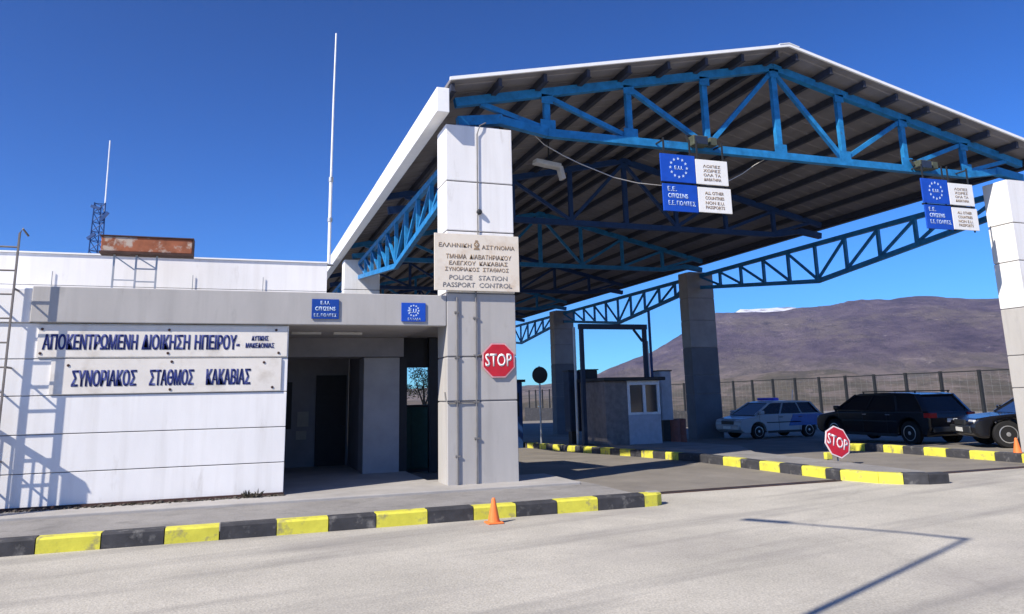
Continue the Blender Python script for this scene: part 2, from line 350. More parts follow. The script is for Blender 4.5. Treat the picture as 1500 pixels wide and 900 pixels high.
raised('traffic_island', [(11.0, 10.95, 11.75), (11.3, 10.8, 11.9), (11.84, 10.72, 11.95), (16.7, 10.72, 12.3), (20, 10.72, 14.2), (23, 10.72, 14.6), (29, 10.72, 14.8), (50, 10.72, 14.8)], 'pave', .15)
raised('lane_divider', [(9.0, 16.24, 16.75), (16.7, 16.24, 16.75), (18.8, 16.24, 16.75)], 'pave', .15)

def kerb(name, pts, cols, label, h=.2, wd=.2, group='painted kerbs'):
    """kerb stones along the polyline pts, one colour index per stone (0 yellow, 1 black, 2 bare)"""
    b = MB()
    for i in range(len(pts)-1):
        p, q = Vector(pts[i]+(0,)), Vector(pts[i+1]+(0,)); d = (q-p).normalized(); nrm = Vector((-d.y, d.x, 0))
        if nrm.dot(Vector(kerb.inward)) < 0: nrm = -nrm
        g = .006; pa, qa = p+d*g, q-d*g; j = random.uniform(-.006, .006)
        def pr(o):
            z = zg(o.y); c = .025
            return [o+Vector((0, 0, z-.08)), o+Vector((0, 0, z+h-c+j)), o+nrm*c+Vector((0, 0, z+h+j)), o+nrm*wd+Vector((0, 0, z+h+j)), o+nrm*wd+Vector((0, 0, z-.08))]
        b.add(pr(pa)+pr(qa), [(0, 1, 6, 5), (1, 2, 7, 6), (2, 3, 8, 7), (3, 4, 9, 8), (4, 3, 2, 1, 0), (5, 6, 7, 8, 9)], cols[i])
    o = b.build(name, ['ky', 'kb', 'kc']); tag(o, label, 'kerb', group); return o
kerb.inward = (0, 1, 0)
xs = [-6.0, -5.35, -4.7, -4.05, -3.4, -2.75, -2.11, -1.44, -.76, -.14, .53, 1.17, 1.78, 2.47, 3.11, 3.73, 4.35, 4.99, 5.75, 5.98, 6.1, 6.13]
pts = [(x, 10.53) for x in xs[:-3]]+[(5.98, 10.55), (6.10, 10.64), (6.13, 10.8)]
kerb('painted_kerb', pts, [i % 2 for i in range(len(xs)-4)]+[0, 0, 2], 'nearest yellow and black kerb, running along the pavement in front of the white wall', h=.185)
kerb.inward = (1, .35, 0)
ptsA = [(11.72, 10.52), (11.3, 10.56), (10.96, 10.78), (10.72, 11.1), (10.55, 11.84), (10.53, 12.2)]+[(10.53, 12.2+.66*k) for k in range(1, 6)]
kerb('painted_kerb', ptsA, [1, 1, 0, 0, 1, 0, 1, 0, 1, 0], 'short yellow and black kerb curving round the nose of the traffic island to a black end', h=.19)
ptsC = [(10.53, 15.5+.64*k) for k in range(0, 28)]
kerb.inward = (1, 0, 0)
kerb('painted_kerb', ptsC, [1, 1, 1]+[k % 2 for k in range(24)], 'long yellow and black kerb receding in the distance beside the far lane and the kiosk', h=.19)  # first three stones black: the column's shadow put into their colour
ptsB = [(16.05, 9.3+.64*k) for k in range(0, 15)]
kerb('painted_kerb', ptsB, [k % 2 for k in range(14)], 'yellow and black kerb in front of the black cars, with the farther orange cone on it', h=.19)
def drain():
    e = empty('drain_channel', 'thin dark drain slot where the pale concrete meets the grey lanes', 'drain', (0, 11.78, 0))
    b = MB()
    for x0, x1 in ((6.2, 10.45), (12.05, 15.95), (16.9, 34)): b.box(x0, x1, -.07, .07, .001, .012)
    b.build('channel', 'dark', e)
    b = MB()
    for x0, x1 in ((6.2, 10.45), (12.05, 15.95), (16.9, 34)):
        b.box(x0, x1, -.09, -.071, .001, .02); b.box(x0, x1, .071, .09, .001, .02)
    b.build('edge_rail', 'rustdark', e)
drain()

# ------------------------------------------------------------------ police building with porch
def building():
    e = empty('police_building', 'low white building with grey fascia and a dark open porch', 'building', (-1, 13.9, 0))
    off = Vector((1, -13.9, 0))
    def put(b, n, m, parent=None, **k):
        o = b.build(n, m, parent or e, **k)
        if parent is None: o.location = off
        return o
    # front wall in white courses with open grooves
    b = MB(); zs = [0, .65, 1.23, 1.82, 2.39, 2.955]
    for z0, z1 in zip(zs, zs[1:]): b.box(-12, .785, 13.9, 14.1, z0+(.0 if z0 == 0 else .007), z1-.007)
    put(b, 'wall', 'white', bevel=.006)
    b = MB(); b.box(-11.99, .77, 13.925, 14.09, .02, 2.95); put(b, 'groove_backing', 'groove')
    b = MB(); b.box(-12, .79, 13.87, 13.897, .0, .165); put(b, 'base_course', 'rustdark')
    b = MB(); b.box(-3.14, 3.59, 13.8, 14.0, 2.958, 3.53); b.box(-3.14, .60, 14.002, 15.28, 3.05, 3.50); b.box(.603, 3.40, 14.002, 19.5, 3.05, 3.50)
    put(b, 'fascia', 'grey', bevel=.012)
    b = MB(); b.box(-12, -3.15, 13.86, 15.2, 2.958, 3.50); put(b, 'parapet', 'white', bevel=.01)
    b = MB(); b.box(.80, 3.39, 14.01, 19.38, 2.97, 3.04); put(b, 'soffit', 'soffit')
    b = MB(); b.box(.606, .783, 14.105, 19.39, 0, 3.04); put(b, 'side_wall', 'white_in_shade')
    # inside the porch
    b = MB(); b.box(.606, 2.56, 19.4, 19.48, .1, 3.04); put(b, 'back_wall', 'white_in_shade')
    b = MB(); b.box(2.56, 2.64, 17.61, 19.39, .1, 3.04); put(b, 'inner_wall', 'white_in_shade')
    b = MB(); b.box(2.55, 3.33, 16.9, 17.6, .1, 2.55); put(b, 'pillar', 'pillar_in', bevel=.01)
    b = MB(); b.box(.79, 3.39, 16.75, 17.75, 2.56, 2.965); put(b, 'lintel', 'white_in_shade')
    b = MB(); b.box(3.41, 4.5, 14.95, 17.9, 3.05, 3.48); put(b, 'rear_slab', 'soffit')
    b = MB(); b.box(3.40, 4.5, 17.752, 17.9, 2.36, 3.045); b.box(4.16, 4.45, 17.6, 17.75, 0, 3.045); put(b, 'rear_frame', 'door')
    b = MB(); b.box(2.66, 3.39, 17.752, 17.86, 2.30, 2.96); put(b, 'beam', 'white_in_shade')
    b = MB(); b.box(3.335, 3.52, 17.0, 17.5, .1, 2.55); put(b, 'jamb', 'door')
    d = MB().box(1.78, 2.50, 19.34, 19.39, .12, 2.25); do = put(d, 'door', 'door')
    b = MB(); b.tube([(2.42, 19.32, 1.05), (2.42, 19.28, 1.05), (2.30, 19.28, 1.05)], .012); b.build('handle', 'chrome', do)
    d = MB().box(.95, 1.22, 19.37, 19.395, 1.0, 2.1); put(d, 'notice_case', 'door')
    b = MB(); b.box(1.36, 1.62, 19.38, 19.395, 1.05, 1.40); put(b, 'notice', 'paper')
    b = MB(); b.box(1.34, 1.58, 19.38, 19.394, .75, .95); put(b, 'notice', 'paper')
    for x in (1.2, 2.0): put(MB().box(x-.28, x+.28, 15.4, 15.52, 2.925, 2.968), 'ceiling_lamp', 'cctv')
    return e
building()
b = MB()
b.box(-14, .60, 15.3, 27, 0, 3.50); b.box(.603, 1.55, 19.52, 27, 0, 3.50)
for z0, z1 in ((3.506, 3.75), (3.76, 4.31)): b.box(-14, 1.55, 15.3, 27, z0, z1)
b.box(-14, 1.545, 15.305, 26.9, 4.3, 4.315)
e = empty('rear_building', 'taller plain white block behind the grey fascia, under the rusty box', 'building', (-3, 20, 0))
o = b.build('wall', 'white', e); o.location = (3, -20, 0)
b = MB(); b.box(-14.02, 1.57, 15.27, 15.45, 4.318, 4.345); o = b.build('coping', 'trim', e); o.location = (3, -20, 0)
b = MB()
for x in (-3.2, .35, -.9): b.tube([(x, 15.27, 3.5), (x, 15.27, 4.0)], .008, 6)
o = b.build('downpipe', 'galv', e); o.location = (3, -20, 0)
# green cabinet inside the porch gap
e = empty('green_cabinet', 'dark green metal cabinet standing beside the pillar inside the porch', 'cabinet', (3.85, 18.6, zg(18.6)))
MB().box(-.45, .78, -.3, .3, .08, 1.5).build('body', 'green', e, bevel=.02)
MB().box(-.42, .02, -.325, -.302, .14, 1.44).build('door', 'green', e); MB().box(.04, .75, -.325, -.302, .14, 1.44).build('door', 'green', e)
MB().box(-.48, .81, -.33, .33, 1.502, 1.55).build('lid', 'dark', e, bevel=.01)
MB().box(-.4, .72, -.25, .25, 0, .078).build('base', 'dark', e)

# ------------------------------------------------------------------ canopy
XL, XR, XM = 4.28, 19.33, 11.805
RY0, RY1 = 13.5, 63.5
def roofz(x): return 9.53-.225*abs(x-XM)
def canopy():
    e = empty('border_canopy', 'large gabled steel canopy on square columns over the lanes', 'canopy', (XM, 14.15, 0))
    off = (-XM, -14.15, 0)
    def put(b, n, m, parent=None, **k):
        o = b.build(n, m, parent or e, **k)
        if parent is None: o.location = off
        return o
    eL, eR = 3.62, 20.0
    def roof_side(s):
        # corrugated sheet: small ribs run down the slope
        b = MB(); n = int((RY1-RY0)/.5)
        xa, xb = (eL, XM) if s < 0 else (XM, eR)
        b.add([(xa, RY0, roofz(xa)), (xb, RY0, roofz(xb)), (xb, RY1, roofz(xb)), (xa, RY1, roofz(xa)),
               (xa, RY0, roofz(xa)+.07), (xb, RY0, roofz(xb)+.07), (xb, RY1, roofz(xb)+.07), (xa, RY1, roofz(xa)+.07)],
              [(0, 3, 2, 1), (4, 5, 6, 7), (0, 1, 5, 4), (1, 2, 6, 5), (2, 3, 7, 6), (3, 0, 4, 7)])
        for i in range(n):
            y = RY0+.25+i*.5; t = .02
            b.add([(xa+.01, y-.06, roofz(xa)-.001), (xb, y-.06, roofz(xb)-.001), (xb, y+.06, roofz(xb)-.001), (xa+.01, y+.06, roofz(xa)-.001),
                   (xa+.01, y-.035, roofz(xa)-t), (xb, y-.035, roofz(xb)-t), (xb, y+.035, roofz(xb)-t), (xa+.01, y+.035, roofz(xa)-t)],
                  [(4, 5, 6, 7), (0, 4, 5, 1), (3, 2, 6, 7), (0, 3, 7, 4), (1, 5, 6, 2)])
        return put(b, 'roof_panel', 'roofunder')
    roof_side(-1); roof_side(1)
    for xa, xb in ((eL-.02, XM), (XM, eR+.02)):
        b = MB(); za, zb = roofz(xa), roofz(xb)
        b.add([(xa, RY0-.05, za+.012), (xb, RY0-.05, zb+.012), (xb, RY0-.05, zb+.08), (xa, RY0-.05, za+.08), (xa, RY0-.003, za+.012), (xb, RY0-.003, zb+.012), (xb, RY0-.003, zb+.08), (xa, RY0-.003, za+.08)],
              [(0, 1, 2, 3), (7, 6, 5, 4), (0, 4, 5, 1), (3, 2, 6, 7), (0, 3, 7, 4), (1, 5, 6, 2)])
        put(b, 'edge_trim', 'trim')
    b = MB()
    for t in (-1, 1):
        x1 = XM+t*.28
        b.add([(XM, RY0-.06, roofz(XM)+.083), (x1, RY0-.06, roofz(x1)+.083), (x1, RY1, roofz(x1)+.083), (XM, RY1, roofz(XM)+.083),
               (XM, RY0-.06, roofz(XM)+.10), (x1, RY0-.06, roofz(x1)+.10), (x1, RY1, roofz(x1)+.10), (XM, RY1, roofz(XM)+.10)],
              [(0, 3, 2, 1), (4, 5, 6, 7), (0, 1, 5, 4), (1, 2, 6, 5), (2, 3, 7, 6), (3, 0, 4, 7)])
    put(b, 'ridge_cap', 'trim')
    b = MB(); b.box(3.35, 3.60, RY0+.02, RY1, 7.05, 7.55); put(b, 'gutter', 'trim', bevel=.01)
    b = MB(); b.box(20.01, 20.2, RY0+.0, RY1, 7.45, 7.72); put(b, 'gutter', 'purlin', bevel=.01)
    # purlins
    for s in (-1, 1):
        for k in range(9):
            x = XM+s*(.28+k*.98); z = roofz(x)
            b = MB(); b.box(x-.035, x+.035, RY0+.06, RY1-.06, z-.175, z-.024); b.box(x-.035, x+.07, RY0+.06, RY1-.06, z-.19, z-.177)
            put(b, 'purlin', 'purlin')
    # gable trusses
    nodes = [XM+d for d in (-5.92, -3.965, -1.98, 0, 1.9, 3.87, 5.87)]
    zb = 7.06
    def ztop(x): return roofz(x)-.235
    def gable(y, mt, fine):
        t = empty('roof_truss', None, None); t.parent = e; t.location = (off[0], off[1], 0)
        if fine: tag(t, 'bright blue front truss lit by the sun')
        b = MB()
        b.beam((XL+.55, y, zb+.17), (nodes[0], y, zb), .16, .17, mi=0); b.beam((nodes[0], y, zb), (nodes[-1], y, zb), .16, .17); b.beam((nodes[-1], y, zb), (XR-.55, y, zb+.17), .16, .17)
        b.beam((XL-.35, y, zb+.05), (XL+.60, y, zb+.19), .18, .2); b.beam((XR+.35, y, zb+.05), (XR-.60, y, zb+.19), .18, .2)
        b.build('bottom_chord', mt, t)
        b = MB(); b.beam((XL-.4, y, ztop(XL-.4)), (XM, y, ztop(XM)), .15, .18); b.beam((XM, y, ztop(XM)), (XR+.4, y, ztop(XR+.4)), .15, .18); b.build('top_chord', mt, t)
        for i, x in enumerate(nodes):
            MB().beam((x, y, zb+.07), (x, y, ztop(x)-.08), .13 if i != 3 else .15, .11).build('post', mt, t)
        dg = [(nodes[0], 1, nodes[1], 0), (nodes[1], 1, nodes[2], 0), (nodes[2], 0, nodes[3], 1), (nodes[3], 1, nodes[4], 0), (nodes[4], 0, nodes[5], 1), (nodes[5], 0, nodes[6], 1), (nodes[6], 0, XR-.15, 1), (XL+.15, 1, nodes[0], 0)]
        for xa, ta, xb, tb in dg:
            MB().beam((xa, y+.004, ztop(xa)-.08 if ta else zb+.08), (xb, y+.004, ztop(xb)-.08 if tb else zb+.08), .10, .105).build('diagonal', mt, t)
        if fine:
            for x in nodes:
                MB().box(x-.17, x+.17, y-.075, y-.063, zb+.05, zb+.28).build('gusset_plate', mt, t)
                MB().box(x-.13, x+.13, y-.075, y-.063, ztop(x)-.26, ztop(x)-.06).build('gusset_plate', mt, t)
    CY = [14.15, 29.55, 45.1, 60.6]
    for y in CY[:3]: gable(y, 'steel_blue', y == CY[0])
    for y in (21.85, 37.3, 52.85): gable(y, 'steel_navy', False)  # same blue steel, coloured navy for the shade under the roof
    # fish-belly side trusses between the columns
    def side(x, y0, y1):
        t = empty('side_truss', None, None); t.parent = e; t.location = (off[0], off[1], 0)
        ym = (y0+y1)/2; zt, ze, zl = 6.78, 6.25, 5.45
        def zl_(y): return ze+(zl-ze)*(1-abs(y-ym)/((y1-y0)/2))
        m = 'steel_blue'
        MB().beam((x, y0, zt), (x, y1, zt), .13, .15).build('top_chord', m, t)
        MB().beam((x, y0, ze), (x, ym, zl), .13, .15).beam((x, ym, zl), (x, y1, ze), .13, .15).build('bottom_chord', m, t)
        n = 10; ys = [y0+(y1-y0)*k/n for k in range(n+1)]
        for k in range(1, n): MB().beam((x, ys[k], zl_(ys[k])+.06), (x, ys[k], zt-.06), .10, .10).build('post', m, t)
        for k in range(n):
            a, c = (ys[k], ys[k+1])
            if k < n//2: MB().beam((x+.003, a, zt-.06), (x+.003, c, zl_(c)+.06), .08, .08).build('diagonal', m, t)
            else: MB().beam((x+.003, a, zl_(a)+.06), (x+.003, c, zt-.06), .08, .08).build('diagonal', m, t)
    for x in (XL-.1, XR+.05):
        for a, c in zip(CY, CY[1:]): side(x, a+.36, c-.36)
    # columns of stacked blocks: grey foot, white top
    def column(x, y):
        b = MB(); zs = [-1.2, 1.58, 2.39, 3.585, 4.78, 5.77, 6.93]; w2, d2 = .68, .35
        for z0, z1 in zip(zs, zs[1:]): b.box(x-w2, x+w2, y-d2, y+d2, z0+.012, z1-.012, 0 if z1 < 3.6 else 1)
        rear = y > 20 and x > 10  # right-hand columns under the roof take the shade-darkened colours
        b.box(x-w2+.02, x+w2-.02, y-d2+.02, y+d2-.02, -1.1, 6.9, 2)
        c = put(b, 'column', ['col_foot_shade', 'col_top_shade', 'groove'] if rear else ['grey', 'white', 'groove'], bevel=.012)
        b = MB(); b.box(x-.45, x+.45, y-.25, y+.25, 6.925, 6.965); b.build('bearing_plate', 'galv', c)
        return c
    cols = {}
    for x in (XL, XR):
        for y in CY: cols[(x, y)] = column(x, y)
    fc = cols[(XL, CY[0])]; yf = CY[0]-.35
    b = MB(); b.tube([(4.14, yf-.03, .1), (4.16, yf-.03, 3.45), (4.17, yf-.03, 4.0)], .015, 8)
    for z in (.9, 1.55, 2.4, 3.1): b.box(4.10, 4.20, yf-.045, yf-.002, z, z+.03)
    b.build('conduit', 'pipe', fc)
    b = MB(); b.tube([(3.78, yf-.03, .1), (3.79, yf-.03, 3.5)], .016, 8)
    for z in (.6, 1.56, 2.36, 3.2): b.box(3.74, 3.83, yf-.045, yf-.002, z, z+.03)
    b.build('conduit', 'pipe', fc)
    b = MB(); b.tube([(4.215, yf-.03, 4.6), (4.22, yf-.03, 5.77), (4.225, yf-.03, 6.75), (4.28, yf-.05, 6.93), (4.42, yf, 7.02)], .013, 8); b.build('conduit', 'pipe', fc)
    b = MB(); b.tube([(3.585, yf+.12, 1.75), (3.582, yf+.05, 1.62), (3.60, yf-.025, 1.56), (4.12, yf-.025, 1.56)], .014, 6); b.build('conduit', 'pipe', fc)
    b = MB(); b.tube([(4.16, yf-.03, 2.42), (4.30, yf-.03, 2.42)], .015, 6); b.build('conduit', 'pipe', fc)
    b = MB(); b.lathe([(.05, 0), (.055, -.05), (.03, -.09)], (4.25, yf-.002, 5.17), 'y', 12); b.build('wall_lamp', 'dark', fc)
    return e
canopy()

# ------------------------------------------------------------------ signs
def board(name, label, x0, x1, z0, z1, y, th, m, cat='sign', group=None, bevel=.004):
    e = empty(name, label, cat, ((x0+x1)/2, y, z0), group=group)
    o = MB().box(x0-(x0+x1)/2, x1-(x0+x1)/2, 0, th, 0, z1-z0).build('panel', m, e, bevel=bevel)
    def t(body, a0, a1, b0, b1, mm, parent=None, bold=.0, fat=0):
        return text(body, a0-(x0+x1)/2, a1-(x0+x1)/2, b0-z0, b1-z0, -.001, mm, e, bold=bold, fat=fat)
    return e, t
# long board, upper line
e, t = board('name_board', 'upper long white board with blue Greek lettering on the white wall', -3.02, .765, 2.415, 2.925, 13.872, .02, 'board2')
t('ΑΠΟΚΕΝΤΡΩΜΕΝΗ', -2.95, -1.60, 2.53, 2.78, 'navy', bold=.03, fat=.012); t('ΔΙΟΙΚΗΣΗ', -1.53, -.81, 2.53, 2.78, 'navy', bold=.03, fat=.012); t('ΗΠΕΙΡΟΥ-', -.73, -.03, 2.53, 2.78, 'navy', bold=.03, fat=.012)
t('ΔΥΤΙΚΗΣ', .17, .44, 2.685, 2.765, 'navy', bold=.02, fat=.006); t('ΜΑΚΕΔΟΝΙΑΣ', .08, .54, 2.56, 2.645, 'navy', bold=.02, fat=.006)
def screws(e, pts):
    for x, z in pts: MB().lathe([(.022, 0), (.022, -.008), (.01, -.014)], (x, -.001, z), 'y', 8).build('screw', 'rustdark', e)
screws(e, [(-1.84, .06), (-1.84, .44), (0, .06), (0, .44), (1.7, .45), (1.75, .06)])
e, t = board('name_board', 'lower white board with three blue Greek words on the white wall', -2.80, .68, 1.835, 2.385, 13.872, .02, 'board2')
t('ΣΥΝΟΡΙΑΚΟΣ', -2.50, -1.58, 1.95, 2.21, 'navy', bold=.03, fat=.012); t('ΣΤΑΘΜΟΣ', -1.38, -.72, 1.95, 2.21, 'navy', bold=.03, fat=.012); t('ΚΑΚΑΒΙΑΣ', -.52, .17, 1.95, 2.21, 'navy', bold=.03, fat=.012)
screws(e, [(-1.5, .45), (0, .05), (0, .5), (1.45, .48), (1.6, .06)])
# large cream board on the column
e, t = board('police_sign', 'large weathered cream board high on the near column reading passport control', 3.34, 5.02, 3.615, 4.70, 13.70, .03, 'cream')
t('ΕΛΛΗΝΙΚΗ', 3.42, 4.06, 4.44, 4.52, 'brown', bold=.015); t('ΑΣΤΥΝΟΜΙΑ', 4.27, 4.93, 4.42, 4.50, 'brown', bold=.015)
t('ΤΜΗΜΑ  ΔΙΑΒΑΤΗΡΙΑΚΟΥ', 3.56, 4.86, 4.22, 4.31, 'brown', bold=.02); t('ΕΛΕΓΧΟΥ  ΚΑΚΑΒΙΑΣ', 3.62, 4.78, 4.10, 4.18, 'brown', bold=.02)
t('ΣΥΝΟΡΙΑΚΟΣ  ΣΤΑΘΜΟΣ', 3.54, 4.80, 3.985, 4.06, 'brown', bold=.015)
t('POLICE   STATION', 3.62, 4.77, 3.82, 3.91, 'dkgrey', bold=.02); t('PASSPORT  CONTROL', 3.50, 4.86, 3.68, 3.77, 'dkgrey', bold=.02)
b = MB(); cx, cz = 4.165-4.18, 4.49-3.615
b.lathe([(.055, -.001), (.055, -.005)], (cx, 0, cz+.015), 'y', 20); b.prism([(cx-.06, cz-.085), (cx+.06, cz-.085), (cx+.045, cz-.045), (cx-.045, cz-.045)], -.005, -.001); b.prism([(cx-.035, cz+.075), (cx+.035, cz+.075), (cx+.02, cz+.10), (cx-.02, cz+.10)], -.005, -.001)
b.build('emblem', 'brown', e)
b = MB(); b.box(cx-.008, cx+.008, -.008, -.0055, cz-.015, cz+.045); b.box(cx-.03, cx+.03, -.008, -.0055, cz+.008, cz+.022); b.build('emblem_cross', 'cream', e)
b = MB()
for x in (-.5, .1, .6): b.box(x-.03, x+.03, .031, .098, .2, .9)
b.build('bracket', 'galv', e)
# stop sign on the column
def octa(r, a0=R(22.5)): return [(r*math.cos(a0+k*R(45)), r*math.sin(a0+k*R(45))) for k in range(8)]
e = empty('stop_sign', 'red octagonal STOP sign on the grey face of the near column', 'sign', (4.585, 13.755, 2.32))
b = MB(); b.prism(octa(.345), 0, .012); b.build('rim', 'pink', e)
b = MB(); b.prism(octa(.318), -.004, -.001); b.build('face', 'red', e)
text('STOP', -.262, .262, -.115, .125, -.0055, 'signwhite', e, bold=.03)
MB().box(-.04, .04, .0125, .043, -.2, .2).build('bracket', 'galv', e)
# small blue signs on the fascia
e, t = board('blue_sign', 'small blue sign with pale lettering on the grey fascia above the white wall end', 1.15, 1.62, 3.06, 3.41, 13.772, .02, 'eublue2')
t('E.U.', 1.30, 1.46, 3.315, 3.375, 'paleblue', bold=.03); t('CITIZENS', 1.21, 1.56, 3.205, 3.275, 'paleblue', bold=.035); t('Ε.Ε. ΠΟΛΙΤΕΣ', 1.19, 1.58, 3.10, 3.155, 'paleblue', bold=.02)
def stars(e, cx, cz, rad, sr, m, y=-.001):
    b = MB()
    for k in range(12):
        a = R(30*k); x, z = cx+rad*math.sin(a), cz+rad*math.cos(a); p = []
        for i in range(10):
            r = sr if i % 2 == 0 else sr*.42; q = R(36*i); p.append((x+r*math.sin(q), z+r*math.cos(q)))
        b.prism(p, y-.004, y)
    b.build('star_ring', m, e)
e, t = board('blue_sign', 'small blue sign with ring of stars on the fascia by the near column', 2.74, 3.19, 3.03, 3.375, 13.772, .02, 'eublue')
stars(e, 0, .20, .095, .022, 'paleblue'); t('E.U.', 2.89, 3.04, 3.19, 3.265, 'paleblue', bold=.03)
t('ΕΛΛΑΔΑ', 2.86, 3.10, 3.055, 3.10, 'paleblue', bold=.02)
# hanging lane signs
def hanging(cx, label, y=13.72, eu=True):
    e = empty('hanging_lane_sign', label, 'sign', (cx, y, 5.44), group='lane signs hung from the front truss')
    def pan(n, x0, x1, z0, z1, m): return MB().box(x0, x1, 0, .035, z0, z1).build(n, m, e, bevel=.004)
    pan('blue_panel', -.875, -.02, .65, 1.27, 'eublue'); pan('blue_panel', -.86, -.01, 0, .60, 'eublue')
    pan('white_panel', -.005, .81, .65, 1.21, 'signwhite'); pan('white_panel', .01, .85, .02, .58, 'signwhite')
    T = lambda s, x0, x1, z0, z1, m, bold=.02: text(s, x0, x1, z0, z1, -.001, m, e, bold=bold)
    stars(e, -.44, .97, .205, .036, 'paleblue'); T('E.U.', -.54, -.33, .93, 1.01, 'paleblue', .03)
    T('Ε.Ε.', -.74, -.52, .44, .54, 'paleblue'); T('CITIZENS', -.74, -.25, .29, .39, 'paleblue', .03); T('Ε.Ε. ΠΟΛΙΤΕΣ', -.74, -.08, .13, .23, 'paleblue', .02)
    for z in (1.03, .93, .83, .73): T({1.03: 'ΛΟΙΠΕΣ', .93: 'ΧΩΡΕΣ', .83: 'ΟΛΑ ΤΑ', .73: 'ΔΙΑΒΑΤΗΡΙΑ'}[z], .18, .62, z, z+.065, 'brown')
    for z in (.42, .31, .20, .10): T({.42: 'ALL OTHER', .31: 'COUNTRIES', .20: 'NON E.U.', .10: 'PASSPORTS'}[z], .18, .66, z, z+.07, 'brown')
    b = MB()
    for x in (-.75, -.1, .08, .74): b.box(x-.018, x+.018, .037, .06, -.02, 1.65)
    b.box(-.87, .85, .037, .075, .605, .645)
    b.build('hanger', 'dark', e)
    b = MB(); b.beam((-.75, .06, 1.6), (-.75, .42, 1.6), .03, .03); b.beam((.74, .06, 1.6), (.74, .42, 1.6), .03, .03); b.build('bracket', 'dark', e)
    return e
hanging(9.19, 'blue and white lane sign hung from the middle of the blue front truss')
hanging(16.50, 'blue and white lane sign hung beside the right hand column')
def floodlight(x, z, label, y=13.95):
    e = empty('floodlight', label, 'lamp', (x, y, z), group='floodlights on the truss')
    MB().box(-.19, .19, -.16, .06, -.11, .12).build('housing', 'olive', e, bevel=.02)
    MB().box(-.16, .16, -.175, -.162, -.085, .095).build('glass', 'window', e)
    b = MB(); b.beam((-.22, 0, 0), (-.22, .1, .18), .02, .05); b.beam((.22, 0, 0), (.22, .1, .18), .02, .05); b.beam((-.22, .1, .18), (.22, .1, .18), .05, .02); b.build('yoke', 'dark', e)
    MB().box(.28, .46, -.10, .10, -.06, .12).build('junction_box', 'olive', e, bevel=.01)
floodlight(9.42, 7.12, 'dark floodlight on the truss chord above the middle hanging sign')
floodlight(15.95, 7.10, 'dark floodlight on the truss chord above the right hanging sign')
e = empty('strip_light', 'pale rectangular light fitting under the dark canopy roof near the column', 'lamp', (7.1, 17, 6.98))
b = MB(); b.beam((-.40, 0, .40), (.30, .05, .33), .26, .12); b.build('housing', 'cctv', e, bevel=.02)
b = MB(); b.beam((.30, .05, .33), (.38, .05, .0), .2, .12); b.build('ballast_box', 'cctv', e, bevel=.02)
MB().beam((.0, .02, .42), (.0, .02, 1.3), .03, .03).build('rod', 'dark', e)
b = MB(); P = [(5.5, 14.2, 7.12), (5.91, 14.4, 6.9), (6.35, 14.4, 6.69), (6.74, 14.4, 6.54), (7.55, 14.4, 6.29), (8.1, 14.4, 6.21), (8.64, 14.35, 6.18), (9.6, 14.3, 6.22), (10.2, 14.4, 6.33), (10.55, 14.4, 6.46), (10.9, 14.4, 6.64), (11.26, 14.4, 6.88), (11.5, 14.25, 7.02)]
tag(b.tube(P, .011, 6).build('slack_cable', 'cable'), 'pale slack cable drooping under the truss behind the middle sign', 'cable')

# ------------------------------------------------------------------ roof furniture
e = empty('antenna_pole', 'tall thin white antenna pole rising beside the canopy eave', 'antenna', (1.6, 15.5, 4.315))
MB().tube([(0, 0, 0), (0, 0, 1.78)], .032, 10).build('lower_tube', 'pole_white', e)
MB().tube([(0, 0, 1.7), (.01, 0, 3.4), (.03, 0, 5.05)], [.022, .020, .017], 8).build('whip', 'pole_white', e)
b = MB(); b.box(-.09, .09, -.09, .09, 0, .015); b.lathe([(.05, .9), (.05, .98)], (0, 0, 0), 'z', 10); b.lathe([(.046, 1.74), (.046, 1.84)], (0, 0, 0), 'z', 10); b.build('clamp', 'galv', e)
e = empty('lattice_mast', 'small dark lattice mast with a whip aerial behind the rusty box', 'antenna', (-2.83, 17, 4.315))
b = MB(); tri = [(-.13, -.06), (.13, -.06), (0, .14)]
for x, y in tri: b.tube([(x, y, 0), (x*.75, y*.75, 1.38)], .013, 6)
n = 7
for k in range(n):
    z0, z1 = 1.36*k/n, 1.36*(k+1)/n
    for i in range(3):
        (xa, ya), (xb, yb) = tri[i], tri[(i+1) % 3]; s0, s1 = 1-.25*z0/1.38, 1-.25*z1/1.38
        b.tube([(xa*s0, ya*s0, z0), (xb*s1, yb*s1, z1)], .008, 5); b.tube([(xa*s1, ya*s1, z1), (xb*s1, yb*s1, z1)], .007, 5)
b.build('lattice', 'steel_navy', e)
MB().tube([(.09, -.02, 1.1), (.08, -.02, 2.72)], .012, 6).build('whip', 'pole_white', e)
for p, q in (((-.15, -.05, 1.30), (.02, -.09, 1.24)), ((.04, -.07, 1.0), (.17, -.09, 1.18)), ((-.17, -.05, .62), (-.03, -.09, .72))): MB().beam(p, q, .05, .055).build('aerial', 'steel_navy', e)
e = empty('rusty_sign_box', 'long rusty empty sign box on thin steel legs above the white parapet', 'sign box', (-1.58, 14.25, 3.505))
b = MB(); b.box(-.71, .71, -.12, .14, .69, .945); b.build('case', 'rust', e, bevel=.012)
b = MB(); b.box(-.73, .73, -.14, .16, .655, .688); b.box(.712, .73, -.14, .16, .689, .93); b.box(-.73, .73, -.14, .16, .947, .965); b.build('frame', 'rustdark', e)
b = MB()
for x in (-.51, -.17, .15): b.beam((x, 0, 0), (x, 0, .655), .03, .03)
for z in (.2, .42): b.beam((-.155, 0, z), (.135, 0, z), .022, .022)
b.beam((-.495, 0, .62), (-.185, 0, .4), .02, .02); b.beam((-.155, 0, .62), (.135, 0, .44), .02, .02); b.beam((-.495, 0, .22), (-.185, 0, .22), .018, .018)
b.build('support_leg', 'galv', e)
